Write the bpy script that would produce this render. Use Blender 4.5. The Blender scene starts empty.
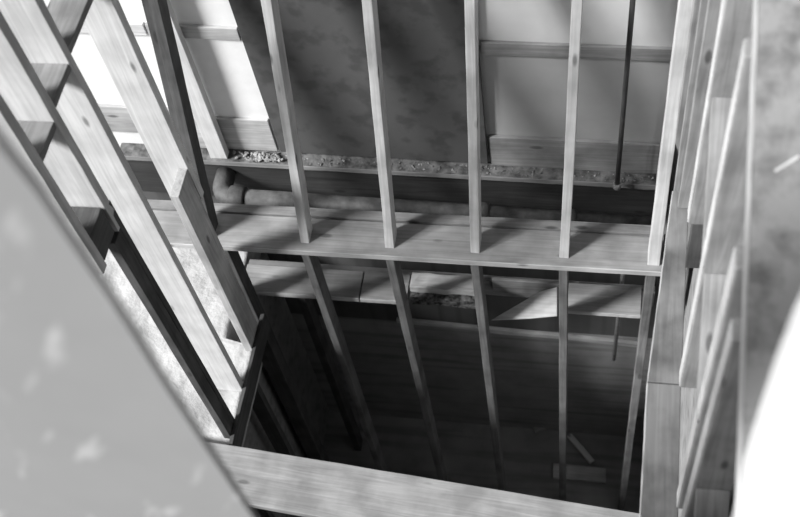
import bpy, bmesh, math, random
from mathutils import Vector, Matrix, noise
random.seed(7)
SC = bpy.context.scene
COL = SC.collection

# ------------------------------------------------------------------ camera
F = 1111.0
def V(*a): return Vector(a)
# solved from the vanishing points of the framing (50 mm lens)
def solve():
    c = (400.0, 258.5); v = V(560-c[0], 990-c[1], F); D = v.normalized()
    d = math.hypot(v.x, v.y); n = (v.x/d, v.y/d); t = (n[1], -n[0])
    h = (c[0]-n[0]*F*F/d + t[0]*-5852, c[1]-n[1]*F*F/d + t[1]*-5852)
    X = -V(h[0]-c[0], h[1]-c[1], F).normalized()
    Y = (-D).cross(X)
    return X, Y, -D
AX, AY, AZ = solve()
def toworld(r): return V(AX.dot(r), AY.dot(r), AZ.dot(r))
_r = toworld(V(474-400, 260.5-258.5, F))
CAM = -_r*(2.78/_r.y)
def at(px, py, ax, val):
    r = toworld(V(px-400, py-258.5, F)); return CAM + r*((val-CAM[ax])/r[ax])
def onplane(px, py, o, n):
    r = toworld(V(px-400, py-258.5, F)); n = V(*n); return CAM + r*((V(*o)-CAM).dot(n)/r.dot(n))
cd = bpy.data.cameras.new('camera'); cam = bpy.data.objects.new('camera', cd); COL.objects.link(cam)
cx, cy, cz = toworld(V(1,0,0)), toworld(V(0,-1,0)), toworld(V(0,0,-1))
cam.matrix_world = Matrix(((cx.x,cy.x,cz.x,CAM.x),(cx.y,cy.y,cz.y,CAM.y),(cx.z,cy.z,cz.z,CAM.z),(0,0,0,1)))
cd.sensor_width = 36; cd.lens = F/800*36; cd.clip_start = .02
cd.dof.use_dof = True; cd.dof.focus_distance = 5.0; cd.dof.aperture_fstop = 2.4
SC.camera = cam

# ------------------------------------------------------------------ materials (a black-and-white photograph: all greys)
def g(v): return (v, v, v, 1)
def nodes(name):
    m = bpy.data.materials.new(name); m.use_nodes = True
    nt = m.node_tree; b = nt.nodes['Principled BSDF']
    return m, nt, b
def wood(name, lo, hi, knots=.55, grain=1.0, rough=.75, stain=.35):
    m, nt, b = nodes(name); N = nt.nodes; L = nt.links
    tc = N.new('ShaderNodeTexCoord'); oi = N.new('ShaderNodeObjectInfo')
    off = N.new('ShaderNodeVectorMath'); off.operation = 'MULTIPLY_ADD'
    off.inputs[1].default_value = (37, 23, 51); L.new(oi.outputs['Random'], off.inputs[0]); L.new(tc.outputs['Object'], off.inputs[2])
    mp = N.new('ShaderNodeMapping'); mp.inputs['Scale'].default_value = (2.2, 42, 42); L.new(off.outputs[0], mp.inputs[0])
    n1 = N.new('ShaderNodeTexNoise'); n1.inputs['Scale'].default_value = 1.0; n1.inputs['Detail'].default_value = 6; n1.inputs['Distortion'].default_value = 1.2
    L.new(mp.outputs[0], n1.inputs['Vector'])
    r1 = N.new('ShaderNodeValToRGB'); r1.color_ramp.elements[0].position = .5-.3/grain*.7; r1.color_ramp.elements[1].position = .5+.3/grain*.7
    r1.color_ramp.elements[0].color = g(lo); r1.color_ramp.elements[1].color = g(hi); L.new(n1.outputs['Fac'], r1.inputs[0])
    # stains / weathering
    n2 = N.new('ShaderNodeTexNoise'); n2.inputs['Scale'].default_value = 6; n2.inputs['Detail'].default_value = 5; L.new(off.outputs[0], n2.inputs['Vector'])
    r2 = N.new('ShaderNodeValToRGB'); r2.color_ramp.elements[0].position = .35; r2.color_ramp.elements[1].position = .62
    r2.color_ramp.elements[0].color = g(1-stain); r2.color_ramp.elements[1].color = g(1); L.new(n2.outputs['Fac'], r2.inputs[0])
    mu = N.new('ShaderNodeMix'); mu.data_type = 'RGBA'; mu.blend_type = 'MULTIPLY'; mu.inputs['Factor'].default_value = 1
    L.new(r1.outputs[0], mu.inputs[6]); L.new(r2.outputs[0], mu.inputs[7])
    # knots
    mk = N.new('ShaderNodeMapping'); mk.inputs['Scale'].default_value = (3.2, 9, 9); L.new(off.outputs[0], mk.inputs[0])
    vo = N.new('ShaderNodeTexVoronoi'); vo.inputs['Scale'].default_value = 1; vo.inputs['Randomness'].default_value = 1; L.new(mk.outputs[0], vo.inputs['Vector'])
    r3 = N.new('ShaderNodeValToRGB'); r3.color_ramp.elements[0].position = .07; r3.color_ramp.elements[1].position = .13
    r3.color_ramp.elements[0].color = g(1-knots); r3.color_ramp.elements[1].color = g(1); L.new(vo.outputs['Distance'], r3.inputs[0])
    mu2 = N.new('ShaderNodeMix'); mu2.data_type = 'RGBA'; mu2.blend_type = 'MULTIPLY'; mu2.inputs['Factor'].default_value = 1
    L.new(mu.outputs[2], mu2.inputs[6]); L.new(r3.outputs[0], mu2.inputs[7])
    L.new(mu2.outputs[2], b.inputs['Base Color']); b.inputs['Roughness'].default_value = rough
    b.inputs['Specular IOR Level'].default_value = .25
    bp = N.new('ShaderNodeBump'); bp.inputs['Strength'].default_value = .25; bp.inputs['Distance'].default_value = .002
    L.new(n1.outputs['Fac'], bp.inputs['Height']); L.new(bp.outputs[0], b.inputs['Normal'])
    return m
def mottled(name, lo, hi, scale=5, rough=.85, bump=.2, lines=None, p0=.35, p1=.68, dist=.01):
    m, nt, b = nodes(name); N = nt.nodes; L = nt.links
    tc = N.new('ShaderNodeTexCoord')
    n1 = N.new('ShaderNodeTexNoise'); n1.inputs['Scale'].default_value = scale; n1.inputs['Detail'].default_value = 8; n1.inputs['Roughness'].default_value = .6
    L.new(tc.outputs['Object'], n1.inputs['Vector'])
    r = N.new('ShaderNodeValToRGB'); r.color_ramp.elements[0].position = p0; r.color_ramp.elements[1].position = p1
    r.color_ramp.elements[0].color = g(lo); r.color_ramp.elements[1].color = g(hi); L.new(n1.outputs['Fac'], r.inputs[0])
    out = r.outputs[0]
    if lines:                                  # fine scratches along an axis
        mp = N.new('ShaderNodeMapping'); mp.inputs['Scale'].default_value = lines; L.new(tc.outputs['Object'], mp.inputs[0])
        n2 = N.new('ShaderNodeTexNoise'); n2.inputs['Scale'].default_value = 1; n2.inputs['Detail'].default_value = 3; L.new(mp.outputs[0], n2.inputs['Vector'])
        r2 = N.new('ShaderNodeValToRGB'); r2.color_ramp.elements[0].position = .36; r2.color_ramp.elements[1].position = .5
        r2.color_ramp.elements[0].color = g(.72); r2.color_ramp.elements[1].color = g(1); L.new(n2.outputs['Fac'], r2.inputs[0])
        mu = N.new('ShaderNodeMix'); mu.data_type = 'RGBA'; mu.blend_type = 'MULTIPLY'; mu.inputs['Factor'].default_value = 1
        L.new(out, mu.inputs[6]); L.new(r2.outputs[0], mu.inputs[7]); out = mu.outputs[2]
    L.new(out, b.inputs['Base Color']); b.inputs['Roughness'].default_value = rough; b.inputs['Specular IOR Level'].default_value = .2
    bp = N.new('ShaderNodeBump'); bp.inputs['Strength'].default_value = bump; bp.inputs['Distance'].default_value = dist
    L.new(n1.outputs['Fac'], bp.inputs['Height']); L.new(bp.outputs[0], b.inputs['Normal'])
    return m
def scuffed(name, lo, hi, mark):
    m = mottled(name, lo, hi, 3.2, bump=.05); nt = m.node_tree; N = nt.nodes; L = nt.links; b = N['Principled BSDF']
    src = b.inputs['Base Color'].links[0].from_socket
    tc = N.new('ShaderNodeTexCoord'); mr = N.new('ShaderNodeMapping'); mr.inputs['Rotation'].default_value = (0,0,math.radians(62)); L.new(tc.outputs['Object'], mr.inputs[0])
    mp = N.new('ShaderNodeMapping'); mp.inputs['Scale'].default_value = (6,20,6)
    n2 = N.new('ShaderNodeTexNoise'); n2.inputs['Scale'].default_value = 1; n2.inputs['Detail'].default_value = 2
    L.new(mr.outputs[0], mp.inputs[0]); L.new(mp.outputs[0], n2.inputs['Vector'])
    r = N.new('ShaderNodeValToRGB'); r.color_ramp.elements[0].position = .60; r.color_ramp.elements[1].position = .74
    r.color_ramp.elements[0].color = g(0); r.color_ramp.elements[1].color = g(1); L.new(n2.outputs['Fac'], r.inputs[0])
    mx = N.new('ShaderNodeMix'); mx.data_type = 'RGBA'; L.new(r.outputs[0], mx.inputs['Factor']); L.new(src, mx.inputs[6]); mx.inputs[7].default_value = g(mark)
    L.new(mx.outputs[2], b.inputs['Base Color']); return m
M = {
 'pale':   wood('pale_pine', .52, .72, .6, stain=.18),
 'pine':   wood('pine', .36, .56, .6, stain=.3),
 'mid':    wood('right_wall_wood', .22, .34, .6, stain=.3),
 'knotty': wood('dirty_knotty_plate', .17, .24, .8, stain=.5),
 'edge':   wood('sunlit_stud_edge', .40, .54, .5, stain=.2),  # lighter copy of the stud wood, painting sunlight on the shaft-facing edges
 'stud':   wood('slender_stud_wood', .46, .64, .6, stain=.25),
 'shadowed':  wood('shadowed_header', .025, .05, .5, stain=.3),  # extra dark: the shade of the pipe recess is put into this colour
 'plate':  wood('dusty_plank', .24, .36, .5, stain=.3),
 'grey':   wood('weathered_wood', .20, .32, .6, stain=.35),
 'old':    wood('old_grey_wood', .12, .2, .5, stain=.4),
 'dark':   wood('old_and_shaded_wood', .06, .11, .5, stain=.4),  # dark old wood; also paints shade on some ordinary boards
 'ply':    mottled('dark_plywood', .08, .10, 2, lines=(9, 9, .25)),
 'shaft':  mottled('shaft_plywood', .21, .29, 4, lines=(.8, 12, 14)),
 'plaster':mottled('white_plaster', .74, .86, 4, bump=.15),
 'shadeup':  mottled('shaded_plaster_upper', .6, .68, 3, bump=.1),  # same plaster as the left side, with its weaker light put in the colour
 'shadelow':mottled('shaded_plaster_lower', .36, .42, 3, bump=.1),  # darker copy again, painting the deeper shade lower down
 'rubble': mottled('plaster_strewn_floor', .34, .52, 5, bump=1.0, p0=.34, p1=.58, dist=.03),
 'iron':   mottled('rusty_cast_iron', .05, .12, 14, rough=.6, bump=.4),
 'conduit':mottled('galvanised_tube', .05, .09, 10, rough=.45),
 'sheet':  scuffed('grey_scuffed_sheet', .33, .36, .56),
 'rail':   mottled('stained_rail', .10, .26, 9, bump=.3, p0=.34, p1=.56),
 'white':  mottled('white_board', .84, .9, 3, bump=.1),
 'crumb':  mottled('plaster_crumbs', .12, .42, 18, bump=.3),
 'grit':   mottled('ledge_grit', .08, .4, 25, bump=.3),
 'dirtyledge': mottled('dirty_ledge', .05, .22, 16, bump=.6, p0=.36, p1=.64),
 'dirt':   mottled('dirty_rotten_wood', .02, .16, 30, bump=1.0, p0=.4, p1=.62),
 'landing':mottled('landing_boards', .12, .2, 4, lines=(9,.6,9)),
}

# ------------------------------------------------------------------ object helpers
def tag(o, label=None, cat=None, group=None, kind=None):
    if label: o['label'] = label
    if cat: o['category'] = cat
    if group: o['group'] = group
    if kind: o['kind'] = kind
    return o
def link(name, me, mat, mw=None, parent=None):
    o = bpy.data.objects.new(name, me); COL.objects.link(o)
    me.materials.append(M[mat])
    if mw is not None: o.matrix_world = mw
    if parent is not None:
        o.parent = parent; o.matrix_parent_inverse = parent.matrix_world.inverted()
    return o
def frame(p0, p1, w, t):
    x = (p1-p0).normalized(); y = (w - x*w.dot(x)).normalized(); z = x.cross(y)
    s = 1 if z.dot(t) >= 0 else -1
    return x, y, z, s
def board(name, p0, p1, w, width, t, thick, mat, wear=.0012, bev=.003, parent=None, cut0=0, cut1=0, seg=7):
    """a sawn board: p0-p1 is one long edge, w / t the directions the width and the thickness go from it"""
    p0, p1, w, t = V(*p0), V(*p1), V(*w), V(*t)
    x, y, z, s = frame(p0, p1, w, t); Ln = (p1-p0).length
    bm = bmesh.new(); rings = []
    for i in range(seg+1):
        u = i/seg; X = u*Ln; ring = []
        for (a, b_) in ((0,0),(1,0),(1,1),(0,1)):
            xx = X + (cut0*a*width if i == 0 else 0) + (-cut1*a*width if i == seg else 0)
            jy = random.uniform(-wear, wear); jz = random.uniform(-wear, wear)
            ring.append(bm.verts.new((xx, a*width+jy, s*b_*thick+jz)))
        rings.append(ring)
    for i in range(seg):
        for k in range(4):
            bm.faces.new((rings[i][k], rings[i][(k+1)%4], rings[i+1][(k+1)%4], rings[i+1][k]))
    bm.faces.new(rings[0][::-1]); bm.faces.new(rings[-1])
    bmesh.ops.recalc_face_normals(bm, faces=bm.faces)
    if bev:
        es = [e for e in bm.edges if len(e.link_faces) == 2 and e.calc_face_angle(0) > .9]
        bmesh.ops.bevel(bm, geom=es, offset=bev, segments=2, affect='EDGES', profile=.6)
    me = bpy.data.meshes.new(name); bm.to_mesh(me); bm.free()
    mw = Matrix(((x.x,y.x,z.x,p0.x),(x.y,y.y,z.y,p0.y),(x.z,y.z,z.z,p0.z),(0,0,0,1)))
    return link(name, me, mat, mw, parent)
def slab(name, pts, n, thick, mat, xdir=None, parent=None, bev=.002):
    """a sheet cut to the outline pts, thickness going along n"""
    pts = [V(*p) for p in pts]; n = V(*n)
    nn = (pts[1]-pts[0]).cross(pts[2]-pts[0]).normalized()
    if nn.dot(n) < 0: nn = -nn
    x = (V(*xdir) if xdir else pts[1]-pts[0]); x = (x-nn*x.dot(nn)).normalized(); y = nn.cross(x)
    o0 = pts[0]; bm = bmesh.new()
    lo = []; hi = []
    for p in pts:
        d = p-o0; a, b_ = d.dot(x), d.dot(y)
        lo.append(bm.verts.new((a, b_, 0))); hi.append(bm.verts.new((a, b_, thick)))
    bm.faces.new(lo); bm.faces.new(hi[::-1])
    for i in range(len(pts)):
        j = (i+1) % len(pts); bm.faces.new((lo[i], lo[j], hi[j], hi[i]))
    bmesh.ops.recalc_face_normals(bm, faces=bm.faces)
    if bev: bmesh.ops.bevel(bm, geom=list(bm.edges), offset=bev, segments=1, affect='EDGES')
    me = bpy.data.meshes.new(name); bm.to_mesh(me); bm.free()
    mw = Matrix(((x.x,y.x,nn.x,o0.x),(x.y,y.y,nn.y,o0.y),(x.z,y.z,nn.z,o0.z),(0,0,0,1)))
    return link(name, me, mat, mw, parent)
def box(name, lo, hi, mat, bev=0, parent=None):
    bm = bmesh.new(); bmesh.ops.create_cube(bm, size=1)
    s = [hi[i]-lo[i] for i in range(3)]
    for v in bm.verts: v.co = V(*( (v.co[i]+.5)*s[i] for i in range(3)))
    if bev: bmesh.ops.bevel(bm, geom=list(bm.edges), offset=bev, segments=2, affect='EDGES')
    me = bpy.data.meshes.new(name); bm.to_mesh(me); bm.free()
    return link(name, me, mat, Matrix.Translation(lo), parent)
def tube(name, pts, rad, mat, parent=None, n=20, rads=None):
    pts = [V(*p) for p in pts]; bm = bmesh.new(); rings = []
    for i, p in enumerate(pts):
        a = pts[max(i-1,0)]; b_ = pts[min(i+1,len(pts)-1)]; d = (b_-a).normalized()
        u = d.cross(V(.13,.2,.97)).normalized()
        if abs(d.z) > .9: u = d.cross(V(1,0,0)).normalized()
        w = d.cross(u); r = rads[i] if rads else rad
        rings.append([bm.verts.new(p+(u*math.cos(k*2*math.pi/n)+w*math.sin(k*2*math.pi/n))*r) for k in range(n)])
    for i in range(len(pts)-1):
        for k in range(n): bm.faces.new((rings[i][k], rings[i][(k+1)%n], rings[i+1][(k+1)%n], rings[i+1][k]))
    bm.faces.new(rings[0][::-1]); bm.faces.new(rings[-1])
    bmesh.ops.recalc_face_normals(bm, faces=bm.faces)
    for f in bm.faces: f.smooth = len(f.verts) == 4
    me = bpy.data.meshes.new(name); bm.to_mesh(me); bm.free()
    return link(name, me, mat, Matrix(), parent)
def crumbs(name, n, place, smin, smax, mat):
    bm = bmesh.new()
    for i in range(n):
        s = random.uniform(smin, smax); p = place()
        q = bmesh.ops.create_icosphere(bm, subdivisions=1, radius=s)
        sc = V(random.uniform(.7,1.7), random.uniform(.5,1.2), random.uniform(.35,.7))
        R = Matrix.Rotation(random.uniform(0,6.28),3,'Z') @ Matrix.Rotation(random.uniform(-.5,.5),3,'X')
        for v in q['verts']:
            c = v.co*random.uniform(.75,1.2); c = R @ V(c.x*sc.x, c.y*sc.y, c.z*sc.z); v.co = c + p + V(0,0,s*.3)
    me = bpy.data.meshes.new(name); bm.to_mesh(me); bm.free()
    return link(name, me, mat)
def edging(parent, p0, p1, h, mat='pine', lab='clean pale front edge', t=(0,-1,0)):
    o = board('front_edge', p0, p1, (0,0,-1), h, t, .005, mat, bev=.0015, wear=.0008, parent=parent, seg=20); o['label'] = lab; return o
UX, UY, UZ = (1,0,0), (0,1,0), (0,0,1)
NX, NY, NZ = (-1,0,0), (0,-1,0), (0,0,-1)
def S(o): return tag(o, kind='structure')

# ------------------------------------------------------------------ the setting
xL = -1.2
ZF, ZL = -3.15, -.72
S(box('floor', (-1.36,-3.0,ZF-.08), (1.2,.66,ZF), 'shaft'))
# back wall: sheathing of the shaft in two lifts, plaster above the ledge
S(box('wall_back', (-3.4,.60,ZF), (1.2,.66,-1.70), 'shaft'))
S(box('wall_back_middle', (-3.4,.605,-1.70), (1.2,.66,-.075), 'ply'))  # darker than the sheathing below: shade under the plank painted in
S(box('wall_back_upper', (-3.4,.63,-.075), (-.02,.68,1.9), 'plaster'))
S(box('wall_back_upper_right', (-.02,.63,.765), (1.2,.68,1.9), 'shadeup'))
S(box('wall_back_lower_right', (-.02,.632,-.075), (1.2,.68,.765), 'shadelow'))
# left: the sunlit floor beyond the stud wall, and the shaft side under it
def rough_floor():
    bm = bmesh.new(); nx, ny = 90, 110; x0, x1, y0, y1 = -3.4, xL-.002, -3.2, .60
    vs = [[bm.verts.new((x0+((x1 if y0+(y1-y0)*j/ny < -.13 else -1.37)-x0)*i/nx, y0+(y1-y0)*j/ny, 0)) for j in range(ny+1)] for i in range(nx+1)]
    for i in range(nx+1):
        for j in range(ny+1):
            v = vs[i][j]; p = v.co*5; h = noise.noise(p)*.012 + noise.noise(p*3)*.007
            if i == nx or j == ny: h = 0
            v.co.z = ZL + h
    for i in range(nx):
        for j in range(ny): bm.faces.new((vs[i][j], vs[i+1][j], vs[i+1][j+1], vs[i][j+1]))
    # a thick slab: skirt and underside
    rim = [vs[i][0] for i in range(nx+1)]+[vs[nx][j] for j in range(1,ny+1)]+[vs[i][ny] for i in range(nx-1,-1,-1)]+[vs[0][j] for j in range(ny-1,0,-1)]
    low = [bm.verts.new((v.co.x, v.co.y, ZL-.2)) for v in rim]
    for k in range(len(rim)):
        j = (k+1) % len(rim); bm.faces.new((rim[k], low[k], low[j], rim[j]))
    bm.faces.new(low[::-1]); bmesh.ops.recalc_face_normals(bm, faces=bm.faces)
    for f in bm.faces: f.smooth = len(f.verts) == 4 and abs(f.normal.z) > .5
    me = bpy.data.meshes.new('floor_left'); bm.to_mesh(me); bm.free()
    return link('floor_left', me, 'rubble')
S(rough_floor())
S(box('wall_left', (-1.42,-3.0,ZF), (-1.36,.60,ZL-.2), 'shaft'))
S(box('wall_right', (1.0,-3.0,ZF), (1.04,.60,2.9), 'shaft'))
S(box('floor_landing', (-1.1,-4.6,2.30), (1.0,-2.26,2.45), 'landing'))
S(box('wall_front', (-1.36,-3.06,ZF), (1.0,-3.0,2.30), 'shaft'))

# ------------------------------------------------------------------ back stud wall
pl = board('sole_plate', (-1.95,0,0), (.86,0,0), UY, .19, NZ, .036, 'plate', seg=30)
tag(pl, 'wide dusty horizontal plank on which the upper row of five slender studs stands', 'plank')
edging(pl, (-1.95,0,-.001), (.86,0,-.001), .034)
b = board('nailing_strip', (-1.95,.194,.012), (.86,.194,.012), UY, .05, NZ, .09, 'grey', seg=30)
tag(b, 'narrow wooden strip along the back edge of the wide plank, before the drain pipe', 'wood strip')
xs = [-.823, -.408, 0., .412, .81]
up = V(.017, .247, .969)
def place(i): return ['first of the five slender pale studs on the wide plank, at the dark panel\'s left',
   'second of the five slender pale studs on the wide plank, crossing the dark panel',
   'middle of the five slender pale studs, at the dark panel\'s right edge',
   'fourth of the five slender pale studs on the wide plank, before the shaded plaster',
   'rightmost of the five slender pale studs on the wide plank, beside the right-hand wall'][i]
for i, x in enumerate(xs):
    p0 = V(x-.02, .042, .0); k = 1.95
    if i == 4: p0 = V(.79, .03, 0)
    o = board('wall_stud', p0, p0+up*k, UX, .042 if i < 4 else .052, UY, .088, 'stud', seg=12)
    tag(o, place(i), 'stud', 'upper studs of the back wall')
p0 = V(-1.325, .04, 0)
o = board('wall_stud', p0, p0+up*1.95, UX, .042, UY, .088, 'dark', seg=12)  # ordinary stud; dark wood paints the shade it stands in
tag(o, 'right one of two dark studs side by side at the plank\'s left end', 'stud')
p0 = V(-1.361, .055, 0)
o = board('wall_stud', p0, p0+up*1.95, UX, .034, UY, .088, 'dark', seg=12)  # likewise an ordinary stud with its shade put into the colour
tag(o, 'left one of two dark studs side by side at the plank\'s left end', 'stud')

lowlab = ['leftmost of the five lower studs descending into the shaft below the wide plank',
   'second of the five lower studs below the wide plank',
   'middle one of the five lower studs below the wide plank, left of the tilted board',
   'fourth of the five lower studs below the wide plank, right of the tilted board',
   'rightmost of the five lower studs below the wide plank, at the shaft\'s right edge']
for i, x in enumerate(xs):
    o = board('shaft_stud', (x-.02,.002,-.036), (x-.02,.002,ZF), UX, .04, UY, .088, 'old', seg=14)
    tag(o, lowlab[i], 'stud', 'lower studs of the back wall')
o = board('shaft_stud', (-1.31,.002,-.036), (-1.31,.002,ZF), UX, .095, UY, .088, 'dark', seg=12)
tag(o, 'broad dark post under the left end of the wide plank, in the shaft corner', 'post')
o = board('shaft_stud', (-1.12,.305,-.75), (-1.12,.305,ZF), UX, .05, UY, .088, 'dark', seg=12)
tag(o, 'dark post deep in the shaft corner below the left blocking board', 'post')

# blocking between / behind the lower studs
zb = -.57
o = board('blocking_board', (-1.30,.092,zb), (-.655,.092,zb), UY, .165, NZ, .036, 'plate', seg=8)
tag(o, 'horizontal blocking board behind the leftmost lower stud, with a knot and a shadow corner', 'board')
edging(o, (-1.30,.092,zb-.002), (-.655,.092,zb-.002), .032)
o = board('blocking_board', (-.648,.092,zb), (-.402,.092,zb), UY, .165, NZ, .036, 'plate', seg=5)
tag(o, 'short blocking board left of the second lower stud, butted at a dark joint', 'board')
edging(o, (-.648,.092,zb-.002), (-.402,.092,zb-.002), .032)
o = board('blocking_board', (-.385,.145,-.515), (-.022,.145,-.515), UY, .09, NZ, .05, 'pine', seg=8, wear=.004)
tag(o, 'pale broken blocking plank with rotten underside, between second and middle lower studs', 'board')
bp = slab('rotten_edge', [(-.385,.115,-.568),(-.022,.115,-.568),(-.022,.115,-.66),(-.2,.115,-.635),(-.385,.115,-.64)], UY, .05, 'dirt', parent=o)
bp['label'] = 'dark crumbled rotten edge'
o = board('ledger_board', (-1.30,.262,-.585), (.86,.262,-.61), UY, .038, NZ, .14, 'grey', seg=20)
tag(o, 'long horizontal ledger rail behind the blocking boards', 'rail')
o = board('blocking_board', (.425,.092,-.555), (.79,.092,-.555), UY, .165, NZ, .03, 'plate', seg=6)
tag(o, 'blocking board at the right end, between the fourth and rightmost lower studs', 'board')
edging(o, (.425,.092,-.557), (.79,.092,-.557), .026)
# tilted loose triangular board
q0, q1, q2 = at(491,320,1,.095), at(557,316,1,.095), at(557,287,1,.235)
nq = (q1-q0).cross(q2-q0)
pts = [q0, onplane(530,318.5,q0,nq), q1, q2, onplane(541,291,q0,nq)]
o = slab('tilted_board', pts, NZ, .018, 'pine', xdir=UX)
tag(o, 'loose pale wedge-shaped board tilted between the middle and fourth lower studs', 'board')
o = slab('backing_board', [(.03,.24,-.545),(.40,.24,-.555),(.40,.24,-.68),(.03,.24,-.67)], UY, .018, 'grey', xdir=UX)
tag(o, 'upright grey board behind the tilted wedge-shaped board', 'board')
# batten on the lower sheathing
pts = [V(-.66,.575,-1.64), V(-.2,.575,-1.668), V(.35,.575,-1.70), V(.84,.575,-1.735), V(.84,.575,-1.775), V(.35,.575,-1.735), V(0,.575,-1.73), V(-.2,.575,-1.702), V(-.66,.575,-1.675)]
o = slab('batten', pts, UY, .025, 'pine', xdir=UX); tag(o, 'thin pale splintered batten across the dark shaft wall below the blocking boards', 'batten')

# ledge, drain pipe, conduit
o = board('ledge_board', (-1.95,.545,-.03), (.86,.545,-.08), UY, .085, NZ, .04, 'dirtyledge', seg=30, wear=.003)
edging(o, (-1.95,.545,-.031), (.86,.545,-.081), .03, mat='grey', lab='paler front edge')
tag(o, 'long dirty ledge board under the wall panels, strewn with plaster crumbs', 'board')
o = board('header_board', (-1.95,.562,-.072), (.86,.562,-.122), UY, .04, NZ, .3, 'shadowed', seg=20)
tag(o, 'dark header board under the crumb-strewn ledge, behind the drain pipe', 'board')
root = bpy.data.objects.new('drain_pipe', None); COL.objects.link(root); root.location = (-1.2,.4,-.19)
bpy.context.view_layer.update()
tag(root, 'rusty cast iron drain pipe running level behind the wide dusty plank', 'pipe')
yp = .40; zp = lambda x: -.165-.028*(x+1.2)
tube('pipe_run', [(-1.30,yp,zp(-1.30)),(-.3,yp,zp(-.3)),(.95,yp,zp(.95))], .052, 'iron', root, 28)
el = [(-1.29,yp,zp(-1.3))]
for k in range(10):
    a = k/9*math.pi/2; el.append((-1.30-.085*math.sin(a), yp+.085*(1-math.cos(a)), zp(-1.3)))
el.append((-1.385, .56, zp(-1.3)))
tube('elbow', el, .052, 'iron', root, 28)
for (x, w, r) in ((-1.325,.085,.066),(-.03,.05,.063),(.40,.05,.060)):
    tube('collar', [(x,yp,zp(x)),(x+.006,yp,zp(x)),(x+w-.006,yp,zp(x)),(x+w,yp,zp(x))], r, 'iron', root, 28, rads=[r-.008,r,r,r-.008])
root = bpy.data.objects.new('conduit', None); COL.objects.link(root); root.location = (.635,.5,-.03); bpy.context.view_layer.update()
tag(root, 'thin dark upright conduit before the shaded plaster at right, ending above the drain pipe', 'conduit')
tube('tube', [(.635,.5,-.02),(.64,.5,.6),(.652,.5,1.9)], .0115, 'conduit', root, 14)
tube('cap', [(.635,.5,-.055),(.635,.5,-.05),(.635,.5,-.022),(.635,.5,-.018)], .02, 'crumb', root, 14, rads=[.012,.02,.02,.014])
root = tube('riser_tube', [(.705,.42,-.3),(.695,.45,-.9),(.69,.47,-1.75)], .012, 'plate', None, 14)
tag(root, 'thin pale tube dropping behind the blocking board at the right end of the shaft', 'tube')

# wall panels above the ledge
o = slab('plywood_panel', [(-1.066,.60,-.015),(0,.60,-.04),(.004,.60,1.9),(-1.08,.60,1.9)], UY, .022, 'ply', xdir=UX)
tag(o, 'large dark plywood panel standing on the ledge behind the slender studs', 'panel')
def rail(x0, x1, z0, z1, mat, lab, h=None, name='nailing_rail'):
    o = slab(name, [(x0,.612,z0),(x1,.612,z1),(x1,.612,z1-h),(x0,.612,z0-h)], UY, .018, mat, xdir=UX)
    return tag(o, lab, 'rail')
rail(-1.52, -1.085, .865, .85, 'pine', 'nailing rail with a dark split across the bright plaster, left of the dark panel', .075)
rail(-2.3, -1.53, .875, .865, 'pale', 'nailing rail across the white plaster at far left, behind the left stud wall', .07)
rail(.012, .86, .80, .785, 'plate', 'nailing rail across the shaded plaster right of the dark panel', .075)
rail(.012, .86, .155, .14, 'plate', 'wide splintered base rail under the shaded plaster, right of the dark panel', .22, 'base_rail')
rail(-1.52, -1.085, .215, .215, 'pine', 'wide base rail under the bright plaster, between the two dark studs and the dark panel', .24, 'base_rail')
rail(-2.3, -1.53, .29, .27, 'pine', 'wide base rail under the white plaster at far left', .2, 'base_rail')
o = board('panel_stud', (-1.435,.555,-.035), (-1.435,.56,1.9), UX, .09, UY, .045, 'pale', seg=8)
tag(o, 'pale upright stud right behind the two dark studs, before the bright plaster', 'stud')

# crumbs
o = crumbs('plaster_crumbs', 110, lambda: V(random.gauss(-1.17,.07), random.uniform(.55,.60), -.035), .004, .012, 'crumb')
tag(o, 'heap of broken plaster crumbs on the ledge left of the first slender stud', 'debris', kind='stuff')
o = crumbs('ledge_grit', 170, lambda: (lambda x: V(x, random.uniform(.555,.605), -.043-.0178*(x+1.2)))(random.uniform(-1.0,.84)), .002, .007, 'grit')
tag(o, 'grit and plaster bits scattered along the ledge under the panels', 'debris', kind='stuff')

# ------------------------------------------------------------------ left stud wall
xL = -1.2; d6 = .145
zp3 = -.68; zf3 = ZL+.006
o = board('wall_plate', (xL+.022,.02,zp3), (xL+.022,-.74,zp3), NX, .02, NZ, .15, 'dark', seg=10)
tag(o, 'dark sill beam at the foot of the left stud wall, between bright floor and shaft', 'beam')
leftlab = {'A':'tall pale stud of the left wall, second from the back', 'B':'pale stud of the left wall, third from the back, with a thick dark edge', 'C':'nearest pale stud of the left wall, partly behind the blurred grey sheet'}
for n, y, w, z0 in (('A',-.432,.036,zf3),('B',-.645,.042,1.06),('C',-.835,.042,1.06)):
    o = board('side_stud', (xL,y,z0), (xL,y,2.6), NX, d6, UY, w, 'pale', seg=16)
    tag(o, leftlab[n], 'stud', 'studs of the left wall')
o = board('side_stud', (xL,-.697,zf3), (xL,-.697,1.058), UY, .066, NX, .038, 'dark', seg=10)
tag(o, 'dark stud turned flat, carrying on below the third stud of the left wall', 'stud')
o = board('side_stud', (xL,-.628,zf3), (xL,-.628,1.2), UY, .03, NX, .03, 'dark', seg=10)
tag(o, 'thin dark strip nailed along the flat-turned stud of the left wall', 'stud')
# the farthest stud: a thick upper length lapped on a thinner lower one
o = board('side_stud', (xL+.002,-.045,.44), (xL+.002,-.045,2.6), NX, .15, UY, .045, 'pale', seg=12)
tag(o, 'broad pale upper stud at the back of the left wall, cut off above the plank', 'stud')
o = board('side_stud', (xL,-.196,zf3), (xL,-.196,.67), NX, .042, UY, .149, 'pine', seg=12)
tag(o, 'narrow deep lower stud with a pale sawn top, before the broad pale stud', 'stud')
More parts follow.
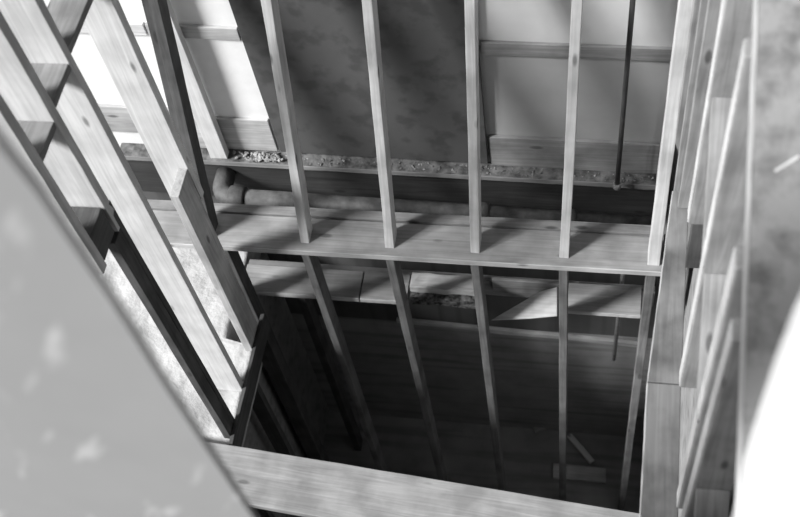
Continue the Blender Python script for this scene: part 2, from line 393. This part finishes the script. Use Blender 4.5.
# flat blocks between the studs
def lblock(ya, yb, z, th, mat, lab):
    o = board('blocking', (xL-.002,ya,z), (xL-.002,yb,z), NX, d6-.004, NZ, th, mat, seg=4); tag(o, lab, 'block', 'blocking of the left stud wall')
lblock(-.047, -.394, 1.78, .03, 'grey', 'grey flat block beside the broad pale stud, topmost row of the left wall')
lblock(-.434, -.601, 1.745, .03, 'grey', 'grey flat block high between second and third studs of the left wall')
lblock(-.647, -.791, 1.70, .03, 'grey', 'grey flat block high between third and nearest studs of the left wall')
lblock(-.66, -.791, 1.235, .15, 'dark', 'deep dark block low between third and nearest studs of the left wall')  # dark wood paints the shadow lying on this block
o = board('side_stud', (xL-.01,-.30,ZL-.205), (xL,-.30,ZF), NX, .09, UY, .04, 'dark', seg=8)
tag(o, 'dark stud under the sill beam on the left side of the shaft', 'stud')
o = board('side_stud', (xL-.01,-.75,ZL-.205), (xL,-.75,ZF), NX, .09, UY, .04, 'dark', seg=8)
tag(o, 'dark stud under the sill beam, nearest the pale plank across the shaft', 'stud')

# plank across the opening, nearest the camera
pa, pb = at(213,442,2,-.66), at(632,512,2,-.66)
o = board('trimmer_plank', pa+(pa-pb).normalized()*.15, pb+(pb-pa).normalized()*.12, (-.07,-1,0), .28, NZ, .045, 'plate', seg=14, bev=.005)
tag(o, 'broad pale plank spanning the front of the shaft at the bottom of the photo', 'plank')

# ------------------------------------------------------------------ right-hand wall
xR = .88; zG = .745
g2 = [at(661,300,2,zG), at(648,382.5,2,zG), at(680.5,382.5,2,zG), at(690,205,2,zG), (.85,.01,zG)]
g2 = [(.772,-.94,zG),(.885,-.94,zG),(.905,-.1,zG),(.845,-.1,zG)]
o = slab('wall_plate', g2, NZ, .04, 'knotty', xdir=UY); edging(o, g2[0], g2[3], .038, t=(-1,0,0), lab='pale shaft-side edge'); tag(o, 'far length of the knotty plate under the right-hand studs, beyond the butt joint', 'plate')
o = slab('wall_plate', [(.772,-.945,zG),(.757,-1.75,zG),(.878,-1.75,zG),(.884,-.945,zG)], NZ, .04, 'knotty', xdir=UY); edging(o, (.772,-.945,zG), (.757,-1.75,zG), .038, t=(-1,0,0), lab='pale shaft-side edge')
tag(o, 'near length of the knotty plate under the right-hand studs, before the butt joint', 'plate')
def ptop(y): return 2.5+.44*(y+.87)-.035          # underside of the sloping rail
rl = {0:'far pale-edged upright right beside the rightmost slender stud', 1:'second pale-edged upright beyond the knotty plate of the right-hand wall',
      2:'right-hand stud ending above the knotty plate, with a dark block under its foot', 3:'long right-hand stud whose foot stands at the butt joint of the knotty plate',
      4:'near right-hand stud, left one of a close pair', 5:'nearest right-hand stud, right one of a close pair'}
def rstud(i, x, y, z0, z1, w=.062, dep=.1, mat='mid'):
    o = board('partition_stud', (x,y,z0), (x,y,z1), UX, dep, UY, w, mat, seg=14); edging(o, (x,y+.003,z1-.004), (x,y+w-.003,z1-.004), z1-z0-.008, mat='edge', lab='pale edge with sunlight painted in', t=(-1,0,0)) if i > 1 else None; tag(o, rl[i], 'stud', 'studs of the right-hand wall')
o = board('partition_stud', (.852,.20,-.1), (.852,.20,2.6), UX, .14, UY, .04, 'grey', seg=12)
tag(o, 'grey upright in the far right corner, behind the rightmost slender stud', 'stud')
rstud(0, .862, .06, -.4, 2.6, .03, .11)
rstud(1, .862, -.185, .75, 2.5, .03, .12)
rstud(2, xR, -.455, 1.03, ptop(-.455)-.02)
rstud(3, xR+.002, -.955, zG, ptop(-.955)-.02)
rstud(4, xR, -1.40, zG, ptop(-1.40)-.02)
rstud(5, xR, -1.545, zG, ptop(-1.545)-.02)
o = board('cripple_block', (.892,-.455,zG), (.892,-.455,1.03), UX, .09, UY, .036, 'dark', seg=4)
tag(o, 'dark short block under the foot of the cut-off right-hand stud', 'block')
def rbrace(ya, za, yb, zb_, lab, mat='grey', w=.09, x=xR+.006):
    o = board('sloping_block', (x,ya,za), (x,yb,zb_), UX, w, NZ, .04, mat, seg=6); tag(o, lab, 'block', 'sloping blocks of the right-hand wall')
rbrace(-.457, 1.705, -.917, 1.40, 'sloping pale block behind the long right-hand stud')
rbrace(-.957, 1.497, -1.362, 1.23, 'sloping pale block with a knot, between the long stud and the close pair')
rbrace(-.157-.03, 2.0, -.417, 1.83, 'sloping block high between the far right-hand studs')
rbrace(-1.547, 1.30, -1.75, 1.165, 'lowest sloping block in front of the nearest right-hand stud')
# sloping rail along the top of the right-hand wall (blurred, near)
pP0, pP1 = at(761,-60,0,xR), at(739,540,0,xR)
o = board('sloping_rail', pP0, pP1, UX, .115, NZ, .05, 'rail', seg=12)
edging(o, pP0, pP1, .048, mat='pine', t=(-1,0,0), lab='pale edge with its light painted in')  # paler strip paints the light on the rail's shaft-facing side
nP = (pP1-pP0).cross(V(1,0,0)); nP = nP if nP.z > 0 else -nP; nP.normalize()
sp = [onplane(x, y, pP0+nP*.0012, nP) for x, y in ((774,170),(776,172.5),(799,158),(799,154.5))]
sm = slab('paint_smear', sp, nP, .001, 'pale', parent=o, bev=0); sm['label'] = 'white smear of paint'
tag(o, 'blurred mottled grey rail sloping over the right-hand studs, with a pale edge', 'rail')

# blurred sheets right by the camera, standing on the landing
yS = -2.235
def onS(x, y): p = at(x, y, 1, yS); return p
edge = [(-40,88),(0,142),(40,192),(72,240),(100,281),(127,322),(168,388),(210,452),(246,506)]
e3 = [onS(*p) for p in edge]
p_low = e3[-1] + (e3[-1]-e3[-2])*.2
zl = 2.452
lean = e3[-1] + (e3[-1]-e3[-2]).normalized()*((e3[-1].z-zl)/max(1e-3,-((e3[-1]-e3[-2]).normalized().z)))
lean.x = min(lean.x, .62)
top = onS(-160,-80)
poly = e3[1:] + [V(lean.x, yS, zl), V(-.45, yS, zl), V(-.45, yS, e3[0].z), e3[0]]
o = slab('plasterboard_sheet', poly, UY, .012, 'sheet', xdir=UX)
tag(o, 'large blurred grey scuffed sheet closest to the camera at lower left', 'sheet')
yW = -2.30
w3 = [at(x, y, 1, yW) for (x, y) in ((830,262),(800,318),(782,362),(762,420),(746,470),(737,517),(728,560))]
zz = 2.452
poly = w3 + [V(w3[-1].x-.03, yW, zz), V(.98, yW, zz), V(.98, yW, w3[0].z)]
o = slab('white_sheet', poly, UY, .012, 'white', xdir=UX)
tag(o, 'blurred glaring white sheet in the lower right corner, closest to the camera', 'sheet')

# offcuts on the shaft floor
def flat(name, px, h, th, mat, lab, cat='board'):
    pts = [at(x, y, 2, ZF+h) for x, y in px]; o = slab(name, pts, NZ, th, mat); return tag(o, lab, cat)
flat('offcut', [(553,463),(606,468),(606,482),(553,477)], .035, .033, 'pine', 'short flat board lying on the dark shaft floor')
o = board('offcut', at(567,436,2,ZF+.06), at(590,463,2,ZF+.075), UX, .04, NZ, .02, 'pale', seg=4)
tag(o, 'narrow pale strip lying aslant on the shaft floor against the flat board', 'offcut')
o = board('offcut', at(535,432,2,ZF+.03), at(547,428,2,ZF+.03), UY, .04, NZ, .028, 'plate', seg=3)
tag(o, 'small scrap of wood at the back of the shaft floor', 'offcut')

# ------------------------------------------------------------------ light: low sun from the front left, shaped sky fill
sd = bpy.data.lights.new('sun', 'SUN'); so = bpy.data.objects.new('sun', sd); COL.objects.link(so)
so.rotation_euler = V(1.22,.68,-1.0).to_track_quat('-Z','Y').to_euler(); so.location = (-4,-4,5)
sd.energy = 7.7; sd.angle = math.radians(15)
# sky gradient shaped as frontal fill: bright towards the front left, dim elsewhere
w = bpy.data.worlds.new('world'); SC.world = w; w.use_nodes = True
nt = w.node_tree; bg = nt.nodes['Background']
tc = nt.nodes.new('ShaderNodeTexCoord'); dp = nt.nodes.new('ShaderNodeVectorMath'); dp.operation = 'DOT_PRODUCT'
nm = nt.nodes.new('ShaderNodeVectorMath'); nm.operation = 'NORMALIZE'
nt.links.new(tc.outputs['Generated'], nm.inputs[0]); nt.links.new(nm.outputs[0], dp.inputs[0])
dp.inputs[1].default_value = V(-.75,-.62,.25).normalized()
rp = nt.nodes.new('ShaderNodeValToRGB'); rp.color_ramp.elements[0].position = .0; rp.color_ramp.elements[1].position = .95
rp.color_ramp.elements[0].color = g(.02); rp.color_ramp.elements[1].color = g(1.0)
nt.links.new(dp.outputs['Value'], rp.inputs[0]); nt.links.new(rp.outputs[0], bg.inputs[0]); bg.inputs[1].default_value = .45
SC.view_settings.view_transform = 'Standard'; SC.view_settings.look = 'None'
SC.view_settings.exposure = 0; SC.view_settings.gamma = 1
